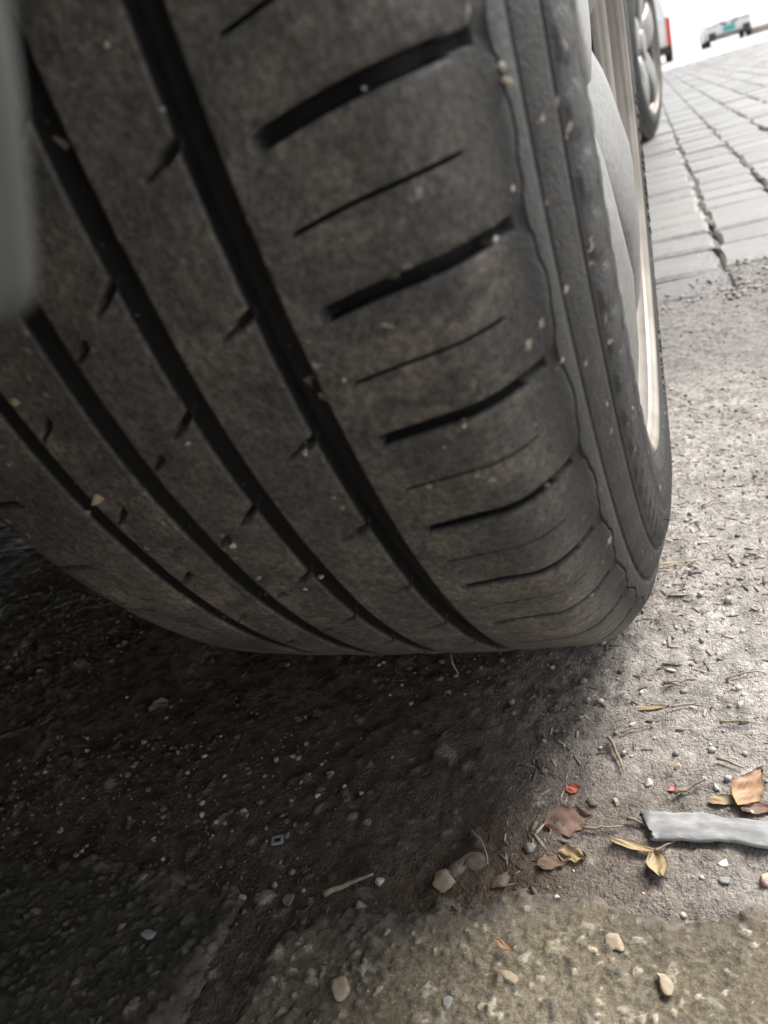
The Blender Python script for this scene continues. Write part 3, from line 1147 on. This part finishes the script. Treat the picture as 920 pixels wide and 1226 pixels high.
def scatter(name, n, region, size, mat, flat, seed, long=1.0):
    """many little stones or splinters joined in one mesh, resting on the ground"""
    g = np.random.default_rng(seed)
    V, F = [], []
    bv, bf = ICO1
    x = g.uniform(region[0], region[1], n*5)
    y = g.uniform(region[2], region[3], n*5)
    p = .12+1.5*(fbm(x*9, y*9, seed, 3)+.12)
    k = np.where(g.random(n*5) < p)[0][:n]
    x, y = x[k], y[k]
    h, _, _ = ground_h(x[None], y[None])
    h = h[0]
    n = len(x)
    sz = size[0]*(size[1]/size[0])**(g.random(n)**2.6)
    ang = g.uniform(0, 2*math.pi, n)
    bf_ = np.array(bf)
    allV = np.zeros((n, len(bv), 3))
    for i in range(n):
        q = bv*(1+.35*(g.random((len(bv), 1))-.5))
        sx = sz[i]*(1+(long-1)*g.random())
        sy = sz[i]*(g.uniform(.6, 1) if long == 1 else g.uniform(.16, .4))
        s3 = sz[i]*flat*g.uniform(.6, 1.1)
        q = q*np.array([sx, sy, s3])
        c, s = math.cos(ang[i]), math.sin(ang[i])
        allV[i, :, 0] = x[i]+q[:, 0]*c-q[:, 1]*s
        allV[i, :, 1] = y[i]+q[:, 0]*s+q[:, 1]*c
        allV[i, :, 2] = h[i]+q[:, 2]+s3*.45
    me = bpy.data.meshes.new(name)
    nv = len(bv)
    ff = (bf_[None]+(np.arange(n)*nv)[:, None, None]).reshape(-1, 3)
    me.vertices.add(n*nv)
    me.vertices.foreach_set('co', allV.astype(np.float32).ravel())
    me.loops.add(ff.size)
    me.loops.foreach_set('vertex_index', ff.astype(np.int32).ravel())
    me.polygons.add(len(ff))
    me.polygons.foreach_set('loop_start', np.arange(0, ff.size, 3, dtype=np.int32))
    me.update(calc_edges=True)
    me.materials.append(mat)
    o = bpy.data.objects.new(name, me)
    COL.objects.link(o)
    return o


o = scatter('loose_gravel', 3500, (.04, .46, -.27, .58), (.0005, .0024), M_EDGE, .7, 6)
tag(o, 'pale loose grit on the bright road beside the tyre', 'gravel', kind='stuff')
o = scatter('leaf_crumbs', 1800, (.03, .30, -.262, .02), (.0008, .0044), M_CHIP, .14, 29, 1.7)
tag(o, 'dry leaf crumbs scattered on the pale soil at right', 'litter', kind='stuff')
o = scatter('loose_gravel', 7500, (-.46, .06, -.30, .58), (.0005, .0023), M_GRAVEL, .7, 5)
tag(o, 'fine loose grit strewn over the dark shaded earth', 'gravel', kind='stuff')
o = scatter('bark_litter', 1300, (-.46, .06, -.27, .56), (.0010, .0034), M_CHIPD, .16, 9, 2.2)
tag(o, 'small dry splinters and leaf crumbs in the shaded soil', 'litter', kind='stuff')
o = scatter('bark_litter', 4200, (.03, .40, -.265, .30), (.0007, .0032), M_CHIP, .16, 19, 2.0)
tag(o, 'small dry splinters and leaf crumbs on the earth', 'litter', kind='stuff')


o = scatter('edge_gravel', 1500, (.05, .50, .53, .72), (.0008, .0042), M_EDGE, .6, 33)
tag(o, 'pale grit spilled over the front edge of the paving', 'gravel', kind='stuff')


def rock(name, x, y, z, s, mat, seed, sub=ICO2, squash=.7, parent=None, rot=None):
    g = np.random.default_rng(seed)
    v, f = sub
    q = v.copy()
    for _ in range(14):
        d = g.normal(size=3)
        d /= np.linalg.norm(d)
        lim = g.uniform(.45, .8)
        dd = q@d
        q = q-np.outer(np.clip(dd-lim, 0, None)*.97, d)
    for fq, am in ((2.3, .10), (5.1, .07), (11.0, .045)):
        o3 = g.uniform(0, 6.28, 3)
        q = q*(1+am*np.sin(q[:, :1]*fq+o3[0]+1.3*q[:, 2:3])*np.cos(q[:, 1:2]*fq+o3[1])+am*.7*np.sin(q[:, 2:3]*fq*1.2+o3[2]))
    q = q*np.array([1, g.uniform(.65, .95), squash])*s
    o = mesh_obj(name, q, f, mat, parent, True)
    o.location = (x, y, z)
    o.rotation_euler = rot or (g.uniform(-.2, .2), g.uniform(-.2, .2), g.uniform(0, 6.28))
    return o


M_ST_W = mat_mottled('white_stone', (.27, .255, .23), (.38, .36, .325), (.48, .46, .42), 300, .6, .3)
M_ST_T = mat_mottled('tan_stone', (.19, .15, .10), (.27, .215, .15), (.35, .29, .21), 300, .7, .3)
M_ST_G = mat_mottled('grey_stone', (.14, .14, .14), (.21, .205, .20), (.28, .27, .26), 300, .65, .3)
M_ST_P = mat_mottled('pinkish_stone', (.28, .19, .15), (.38, .27, .21), (.46, .35, .28), 300, .65, .3)
M_ST_B = mat_mottled('brown_stone', (.09, .068, .052), (.14, .105, .08), (.20, .155, .12), 300, .8, .4)


def ground_rock(px, py, rpx, mat, seed, label, group='pebbles on the earth', squash=.7):
    p = at(px, py)
    z = zg(p[0], p[1])
    dist = np.linalg.norm(p-CAM)
    s = rpx*dist/921*(.85 if rpx < 16 else .7)
    o = rock('pebble', p[0], p[1], z+s*squash*(.18 if rpx < 16 else -.15), s, mat, seed, ICO2, squash)
    tag(o, label, 'pebble', group)
    return o


for i, (px, py, r, m, lb) in enumerate([
        (118, 748, 4, M_ST_G, 'grey grit stone close under the left curve of the tyre'),
        (150, 772, 6, M_ST_G, 'largest grey stone in the dark left of the tyre foot'),
        (400, 775, 4, M_ST_G, 'grey grit stone touching the tyre foot below the third groove'),
        (455, 798, 4, M_ST_W, 'pale grit stone in front of the tyre foot left of the straw'),
        (345, 795, 4, M_ST_W, 'pale grit stone where the innermost groove meets the ground'),
        (365, 855, 5, M_ST_G, 'lone grey stone midway between tyre foot and pebble cluster'),
        (395, 925, 7, M_ST_G, 'largest grey stone of the pebble cluster in the shade'),
        (412, 940, 5, M_ST_W, 'pale stone at the centre of the shaded pebble cluster'),
        (432, 948, 5, M_ST_G, 'rightmost grey stone of the shaded pebble cluster'),
        (380, 952, 6, M_ST_W, 'lowest pale stone of the shaded pebble cluster'),
        (360, 935, 5, M_ST_G, 'leftmost grey stone of the shaded pebble cluster'),
        (313, 907, 4, M_ST_G, 'small grey stone above the square plastic frame'),
        (270, 930, 4, M_ST_W, 'pale grit stone up and left of the square plastic frame'),
        (105, 900, 4, M_ST_W, 'pale grit stone below the folded leaf in the dark'),
        (55, 925, 5, M_ST_G, 'grey stone low at the far left above the dark slab'),
        (75, 965, 4, M_ST_G, 'grey grit stone nearest the edge of the dark slab'),
        (470, 905, 4, M_ST_G, 'grey grit stone at the inner rim of the tyre shadow')]):
    ground_rock(px, py, r, m, 500+i, lb, 'grit stones in the shade of the car')
for (px, py, r, m, sd_, lb) in [
        (48, 802, 6, M_ST_W, 41, 'whitish pebble far left under the car'),
        (758, 868, 6, M_ST_W, 1, 'small white pebble on sunlit soil right of the tyre shadow'),
        (888, 848, 8, M_ST_W, 2, 'flat white chip lying alone on pale ground at right edge'),
        (654, 925, 7, M_ST_G, 3, 'grey pebble at the edge of the tyre shadow'),
        (738, 962, 8, M_ST_T, 4, 'tan hollow pebble up from the grey strip end'),
        (776, 937, 8, M_ST_W, 5, 'whitish lump just above the grey strip'),
        (635, 1018, 10, M_ST_G, 6, 'round grey pebble beside the tan leaf scrap'),
        (710, 963, 9, M_ST_B, 7, 'brown crumb of soil behind the dark red leaf'),
        (858, 944, 7, M_ST_W, 8, 'pale pebble left of the orange leaf'),
        (812, 918, 7, M_ST_P, 9, 'pinkish red grit stone in the pale soil'),
        (440, 985, 9, M_ST_B, 10, 'dull brown stone in the dark hollow before the slab'),
        (600, 1055, 22, M_ST_B, 11, 'crumbly brown clod at the slab edge'),
        (530, 1058, 26, M_ST_T, 12, 'broad tan stone wedged against the slab edge'),
        (570, 1035, 20, M_ST_B, 13, 'dark brown clod behind the broad tan stone'),
        (455, 1056, 9, M_ST_W, 14, 'pale green white chip beside the slab crack'),
        (432, 1084, 11, M_ST_G, 15, 'grey angular chip in the slab crack'),
        (465, 1122, 8, M_ST_G, 16, 'greenish grey chip lying on the slab'),
        (345, 1078, 10, M_ST_B, 17, 'brown lump between the two slabs'),
        (290, 1073, 9, M_ST_T, 18, 'tan stone at the corner of the left slab'),
        (174, 1058, 8, M_ST_G, 19, 'pale grey chip on the edge of the left slab'),
        (185, 1125, 13, M_ST_G, 20, 'grey stone bedded in the left slab'),
        (150, 1118, 10, M_ST_T, 21, 'ochre stone bedded in the left slab'),
        (614, 1180, 13, M_ST_T, 22, 'yellowish tan stone bedded in the front of the pale slab'),
        (740, 1138, 14, M_ST_T, 23, 'tan stone bedded in the right of the pale slab'),
        (800, 1190, 15, M_ST_T, 24, 'large pale tan stone bedded low in the pale slab'),
        (540, 1210, 10, M_ST_G, 25, 'grey stone at the bottom of the pale slab'),
        (410, 1195, 15, M_ST_T, 26, 'ochre stone at the bottom left of the pale slab'),
        (865, 1040, 8, M_ST_W, 27, 'white pebble below the grey strip'),
        (870, 1058, 8, M_ST_G, 28, 'bluish grey pebble below the grey strip'),
        (919, 1056, 11, M_ST_P, 29, 'pinkish stone cut by the right edge below the strip'),
        (800, 985, 6, M_ST_W, 30, 'tiny white pebble resting above the strip')]:
    ground_rock(px, py, r, m, 800+sd_, lb, squash=.55 if r > 16 else .7)

# rocks bedded in the slabs must sit on the slab top
for o in bpy.data.objects:
    if o.name.startswith('pebble') and 'slab' in o.get('label', '') and ('bedded' in o['label'] or 'on the slab' in o['label'] or 'edge of the left' in o['label'] or 'bottom' in o['label']):
        o.location.z += .0052
        d = Vector(o.location)-Vector(CAM)
        o.location -= d*(.0085/abs(d.z))*0.0
        o.scale.z = .6

# shards and leaves


def leaf(name, px, py, length, width, ang, mat, label, cat='leaf', curl=.3, seed=1, lift=.002, jag=.1, tiltx=0, tilty=0, n=12):
    length, width = length*.9, width*.9
    """a curled dry leaf: midrib along local x, outline of uneven width, thin but solid"""
    g = random.Random(seed)
    p = at(px, py)
    z = zg(p[0], p[1])
    V, F = [], []
    cols = 9
    n = 18
    ja = [g.uniform(-jag, jag) for _ in range(8)]
    ph = [g.uniform(0, 6.28) for _ in range(4)]
    for i in range(n+1):
        t = i/n
        wv = math.sin(math.pi*min(1, max(.04, t**.8)))**.75*(1+float(np.interp(t*7, range(8), ja))+.3*jag*math.sin(t*19+ph[0]))
        for j in range(cols):
            s = -1+2*j/(cols-1)
            x = (t-.5)*length+g.uniform(-1, 1)*length*.008
            y = s*width/2*wv
            zz = .6*curl*width*(s*s)*.5+.25*curl*length*(2*t-1)**2*.4+width*.11*math.sin(t*7+s*2.2+ph[1])*math.sin(s*3.1+ph[2]+t*2)+width*.04*math.sin(t*17+s*5+ph[3])+g.uniform(-1, 1)*width*.012-.03*width*math.exp(-(s*5)**2)
            V.append((x, y, zz))
    k = len(V)
    V += [(x, y, zz-.00035) for x, y, zz in V]
    for i in range(n):
        for j in range(cols-1):
            q = i*cols+j
            F.append((q, q+cols, q+cols+1, q+1))
            F.append((k+q, k+q+1, k+q+cols+1, k+q+cols))
    bl = [i*cols for i in range(n+1)]+[n*cols+j for j in range(1, cols)]+[i*cols+cols-1 for i in range(n-1, -1, -1)]+[j for j in range(cols-2, 0, -1)]
    for a, b in zip(bl, bl[1:]+bl[:1]):
        F.append((a, b, k+b, k+a))
    o = mesh_obj(name, V, F, mat, None, True)
    o.location = (p[0], p[1], z+(lift*.4 if lift < .006 else lift)+.0004)
    o.rotation_euler = (tiltx*.5, tilty, ang)
    tag(o, label, cat)
    return o


M_LF_O = mat_mottled('orange_leaf', (.19, .105, .058), (.28, .165, .095), (.36, .235, .15), 120, .6, .4)
M_LF_R = mat_mottled('reddish_leaf', (.09, .052, .038), (.145, .085, .06), (.21, .135, .10), 120, .65, .4)
M_LF_T = mat_mottled('tan_leaf', (.20, .135, .07), (.29, .205, .11), (.38, .28, .165), 140, .6, .4)
M_LF_B = mat_mottled('olive_leaf', (.16, .115, .06), (.23, .17, .09), (.30, .23, .13), 140, .6, .4)
M_LF_D = mat_mottled('dull_leaf', (.10, .085, .06), (.15, .125, .085), (.21, .18, .125), 140, .7, .4)
M_RED = mat_mottled('red_scrap', (.25, .05, .035), (.36, .085, .06), (.44, .14, .10), 200, .5, .2)
M_WOOD = mat_mottled('weathered_wood', (.13, .13, .13), (.205, .207, .21), (.30, .303, .307), 160, .8, .5)
M_TWIG = mat_mottled('dry_twig', (.12, .095, .07), (.20, .16, .115), (.29, .24, .18), 200, .75, .5)
_n = M_WOOD.node_tree
_mp = N(_n, 'Mapping')
_mp.inputs['Scale'].default_value = (.5, 1.1, 1.0)
_n.links.new(objco(_n), _mp.inputs['Vector'])
for _q in _n.nodes:
    if _q.bl_idname == 'ShaderNodeTexNoise':
        _n.links.new(_mp.outputs[0], _q.inputs['Vector'])
M_STRAW = mat_mottled('straw', (.38, .30, .15), (.48, .40, .21), (.56, .48, .28), 200, .6, .2)
M_SHARD = mat_mottled('pale_shard', (.16, .17, .17), (.24, .25, .25), (.32, .33, .33), 150, .2, .1)

leaf('dry_leaf', 898, 952, 0.0235, .0125, 1.05, M_LF_O, 'curled orange brown dry leaf at the right edge', curl=.3, jag=.22, seed=3, lift=.004, tiltx=.5)
leaf('dry_leaf', 868, 962, .014, .006, .1, M_LF_T, 'pale tan leaf sliver under the orange leaf', curl=.3, seed=4, lift=.001)
leaf('dry_leaf', 912, 975, .016, .006, .2, M_LF_R, 'pink brown leaf strip between orange leaf and grey strip', curl=.3, seed=14, lift=.0025)
leaf('dry_leaf', 682, 985, .0225, .0115, .3, M_LF_R, 'torn dark red brown leaf by the shadow edge', curl=.2, seed=5, jag=.5, lift=.002, tiltx=.25)
leaf('dry_leaf', 686, 1026, .0125, .0085, -.1, M_LF_T, 'small folded tan leaf scrap with bitten edge', curl=.4, seed=6, jag=.3, lift=.002, tiltx=.3)
leaf('dry_leaf', 790, 1045, .0135, .0088, -1.2, M_LF_B, 'oval olive brown leaf below the grey strip', curl=.25, seed=7, lift=.002, tiltx=.1, jag=.04)
leaf('dry_leaf', 762, 1019, .0215, .0038, -.22, M_LF_T, 'narrow yellowish leaf sliver left of the oval leaf', curl=.25, seed=8, lift=.0015, jag=.05)
leaf('dry_leaf', 192, 848, .0145, .0105, .9, M_LF_D, 'pale folded leaf in the dark under the car', curl=.5, seed=9, jag=.2, lift=.003, tiltx=.6)
leaf('dry_leaf', 20, 880, .022, .004, .5, M_LF_D, 'thin leaf blade at the far left in shade', curl=.2, seed=10, lift=.002)
leaf('dry_leaf', 665, 1035, .015, .007, .4, M_LF_R, 'dark curled leaf under the tan leaf scrap', curl=.3, seed=19, lift=.001, jag=.25)
leaf('dry_leaf', 608, 1146, .0085, .0028, -.4, M_LF_O, 'thin orange leaf sliver on the pale slab', curl=.2, seed=20, lift=.0075, jag=.15)
leaf('red_scrap', 687, 946, .0072, .0052, .4, M_RED, 'bright red scrap lying on dark soil at the shadow edge', 'scrap', curl=.6, seed=11, lift=.002, jag=.2, tiltx=.4)
leaf('red_scrap', 806, 944, .0046, .003, .9, M_RED, 'tiny red scrap just above the grey strip', 'scrap', curl=.3, seed=12, lift=.001, jag=.2)
leaf('dry_leaf', 780, 848, .018, .003, .15, M_LF_B, 'thin curved brown blade on the pale ground', curl=.25, seed=13, lift=.0015, jag=.05)

# square pale frame of litter in the shade
p = at(333, 1008)
V, F = [], []
for (a, b) in ((-1, 1), (1, 1)):
    pass
ot = [(-.0027, -.0019), (.0027, -.0022), (.0030, .0019), (-.0025, .0022)]
inn = [(x*.66, y*.62) for x, y in ot]
for z in (0, .0011):
    V += [(x, y, z) for x, y in ot]+[(x, y, z) for x, y in inn]
for i in range(4):
    j = (i+1) % 4
    F += [(8+i, 8+j, 12+j, 12+i), (i, 4+i, 4+j, j), (i, j, 8+j, 8+i), (4+i, 12+i, 12+j, 4+j)]
o = mesh_obj('plastic_frame', V, F, M_SHARD)
o.location = (p[0], p[1], zg(p[0], p[1])+.0012)
o.rotation_euler = (.15, 0, .35)
tag(o, 'tiny square pale plastic frame in the shade before the tyre', 'litter')


def tube(name, pts, rad, mat, label=None, cat=None, seg=6, group=None):
    V, F = [], []
    n = len(pts)
    for i, p in enumerate(pts):
        p = Vector(p)
        d = (Vector(pts[min(i+1, n-1)])-Vector(pts[max(i-1, 0)])).normalized()
        a = d.cross(Vector((0, 0, 1)) if abs(d.z) < .9 else Vector((1, 0, 0))).normalized()
        b = d.cross(a)
        r = rad*(1-.6*i/(n-1))
        for k in range(seg):
            t = 2*math.pi*k/seg
            V.append(p+a*r*math.cos(t)+b*r*math.sin(t))
    for i in range(n-1):
        for k in range(seg):
            k2 = (k+1) % seg
            F.append((i*seg+k, i*seg+k2, (i+1)*seg+k2, (i+1)*seg+k))
    F.append(tuple(range(seg))[::-1])
    F.append(tuple(range((n-1)*seg, n*seg)))
    o = mesh_obj(name, V, F, mat, None, True)
    tag(o, label, cat, group)
    return o


def twig(px0, py0, px1, py1, rad, label, bend=.0, mat=None, name='twig', seed=0, lift=.001):
    g = random.Random(seed)
    a, b = at(px0, py0), at(px1, py1)
    pts = []
    d = b-a
    nrm = np.array([-d[1], d[0], 0])
    for i in range(7):
        t = i/6
        q = a+d*t+nrm*bend*math.sin(math.pi*t)+np.array([g.uniform(-1, 1), g.uniform(-1, 1), 0])*np.linalg.norm(d)*.018
        pts.append((q[0], q[1], zg(q[0], q[1])+rad+lift))
    o = tube(name, pts, rad*.65, mat or M_TWIG, label, 'twig')
    return o


twig(545, 1018-112, 562, 1018-82, .0009, 'short pale twig standing out at the tyre shadow edge', seed=1) if False else None
for (a, b, c, d, r, bend, lb, m) in [
        (808, 955, 846, 938, .0016, .02, 'short grey twig above the grey strip', None),
        (700, 996, 745, 993, .0012, -.05, 'flat pale twig right of the red brown leaf', None),
        (752, 985, 782, 998, .0014, .05, 'dark stub of twig at the end of the strip', None),
        (780, 1035, 812, 1012, .0010, .08, 'light twig crossing behind the oval leaf', None),
        (730, 888, 748, 930, .0016, .04, 'blunt brown twig lying lengthwise in the soil', None),
        (745, 882, 785, 868, .0009, .05, 'hair thin dark twig right of the white pebble', None),
        (805, 852, 845, 849, .0010, .10, 'curved dark twig on the pale ground', None),
        (862, 868, 905, 872, .0011, .04, 'dark twig piece on pale ground near the right edge', None),
        (800, 825, 835, 818, .0011, .06, 'dark splinter on pale ground farther back', None),
        (870, 818, 918, 812, .0009, .12, 'long thin root across the pale ground', None),
        (785, 680, 835, 672, .0010, .05, 'pale straw beside the foot of the tyre', M_STRAW),
        (842, 606, 862, 596, .0009, .02, 'pale splinter on the ground beyond the tyre', None),
        (860, 915, 890, 925, .0013, .03, 'brown twig piece above the orange leaf', None),
        (640, 905, 668, 930, .0009, .10, 'fine twig in the tyre shadow', None),
        (565, 1000, 585, 1040, .0012, .12, 'dark root in a crack before the slab', None),
        (390, 1075, 450, 1050, .0022, .03, 'thick dull stem in the crack between slabs', None)]:
    twig(a, b, c, d, r, lb, bend, m, seed=a)

# straw caught under the tyre
p = at(541, 787, .004)
tube('straw', [(p[0], p[1], .006), (p[0]+.002, p[1]-.006, .004), (p[0]+.006, p[1]-.012, .0025)], .0007, M_STRAW, 'bent yellow straw sticking out from under the tyre', 'straw')

# weathered grey strip of wood
pa = at(777, 988, .004)
pb = at(1010, 1018, .004)
pa, pb = Vector(pa), Vector(pb)
ax = (pb-pa)
L = ax.length
axn = ax.normalized()
sd2 = Vector((-axn.y, axn.x, 0))
nn_, mm_ = 70, 18
P = np.zeros((nn_, mm_, 3))
for i in range(nn_):
    t = i/(nn_-1)
    c = pa+ax*t
    bw = .0062*(1+.10*math.sin(t*9)+.06*math.sin(t*23+1))*(1 if i > 0 else .93)
    zc = .0042+.0005*math.sin(t*4.2)
    for j in range(mm_):
        a = 2*math.pi*j/(mm_-1)
        ex, ez = math.cos(a), math.sin(a)
        ex = math.copysign(abs(ex)**.55, ex)
        ez = math.copysign(abs(ez)**.6, ez)
        w_ = 1+.035*float(fbm(np.array([t*12+3]), np.array([a*2.0]), 3, 3)[0])
        q = c+sd2*(bw*ex*w_)+Vector((0, 0, 1))*(zc-.0045+.0014*ez*w_+.0005*float(fbm(np.array([t*16.]), np.array([ex*2.]), 8, 3)[0]))
        q = q+sd2*(.0025*math.sin(t*3.0))-axn*((.0035*ex+.0012*math.sin(ex*9)) if i == 0 else 0)
        P[i, j] = q
o, _ = fast_grid('wood_strip', P, M_WOOD)
bm = bmesh.new()
bm.from_mesh(o.data)
bmesh.ops.remove_doubles(bm, verts=bm.verts, dist=1e-6)
bmesh.ops.holes_fill(bm, edges=[e for e in bm.edges if e.is_boundary], sides=0)
bmesh.ops.recalc_face_normals(bm, faces=bm.faces)
bm.to_mesh(o.data)
bm.free()
tag(o, 'weathered grey flat strip of wood lying at the right edge', 'wood strip')


# ------------------------------------------------------------------ grit stuck to the tyre
def on_tyre(px, py):
    d = cf+cr*(px-460)/921.0-cu*(py-613)/921.0
    r = RT-.0015
    for _ in range(6):
        a = d[1]**2+d[2]**2
        b = 2*(CAM[1]*d[1]+(CAM[2]-RT)*d[2])
        c = CAM[1]**2+(CAM[2]-RT)**2-r*r
        D = b*b-4*a*c
        if D < 0:
            return None
        t = (-b-math.sqrt(D))/(2*a)
        P = CAM+d*t
        r = float(tread_r(np.array([min(abs(P[0]), .0945)]))[0])
    return P


specks = [(130, 54, 6, M_ST_W, 'pale speck high on the rib left of the widest groove'), (195, 130, 4, M_ST_W, 'pale speck on the left lip of the widest groove near the top'), (380, 76, 7, M_ST_W, 'pale blob of grit high on the shoulder rib'),
          (436, 106, 4, M_ST_W, 'small speck above the topmost wide shoulder slot'), (410, 284, 4, M_ST_W, 'small speck above the second wide shoulder slot'),
          (557, 505, 9, M_ST_P, 'pinkish round stone wedged in a shoulder slot'), (533, 534, 6, M_ST_W, 'white grit stone just below the pinkish wedged stone'), (366, 541, 6, M_ST_W, 'white grit stone beside the widest groove'), (279, 653, 7, M_ST_W, 'white stone on the rib between the middle grooves'),
          (115, 597, 8, M_ST_T, 'tan stone wedged in the innermost groove'), (16, 480, 8, M_ST_T, 'tan stone at the left end of the innermost groove'), (226, 530, 5, M_ST_T, 'tan speck on the left lip of the second groove'),
          (384, 691, 4, M_ST_W, 'pale speck inside the second groove near its foot'), (365, 705, 4, M_ST_W, 'pale speck left of the second groove near its foot'), (195, 626, 4, M_ST_T, 'tan speck on the rib left of the third groove'), (310, 692, 4, M_ST_T, 'tan speck on the third groove near its foot'),
          (412, 455, 4, M_ST_W, 'pale speck at the inner end of a thin shoulder slot'), (594, 286, 5, M_ST_W, 'pale speck at the outer end of the second wide slot'), (600, 80, 6, M_ST_W, 'pale speck topmost on the outer shoulder edge'), (606, 97, 7, M_ST_T, 'tan speck just below the topmost shoulder edge speck'),
          (583, 248, 5, M_ST_T, 'tan speck on the shoulder above the second wide slot end'), (570, 175, 5, M_ST_T, 'tan speck on the shoulder below the first wide slot'), (612, 225, 6, M_ST_W, 'pale speck on the outer shoulder edge halfway up'),
          (622, 500, 4, M_ST_W, 'left one of two pale specks at the end of the third wide slot'), (640, 506, 4, M_ST_W, 'right one of two pale specks at the end of the third wide slot'), (540, 590, 5, M_ST_T, 'yellowish speck low on the shoulder rib'), (702, 748, 5, M_ST_W, 'pale speck lowest on the shoulder near the ground'),
          (220, 312, 4, M_ST_G, 'grey speck on the rib between the two widest grooves'), (410, 607, 5, M_ST_T, 'lower tan speck on the rib left of the widest groove'), (400, 595, 4, M_ST_T, 'upper tan speck on the rib left of the widest groove')]
for i, (px, py, r, m, lb) in enumerate(specks):
    P = on_tyre(px, py)
    if P is None:
        continue
    dist = np.linalg.norm(P-CAM)
    s = r*dist/921*1.15
    o = rock('grit_stone', P[0], P[1], P[2], s, m, 1200+i, ICO2, .75)
    tag(o, lb, 'grit', 'grit stuck to the tyre')
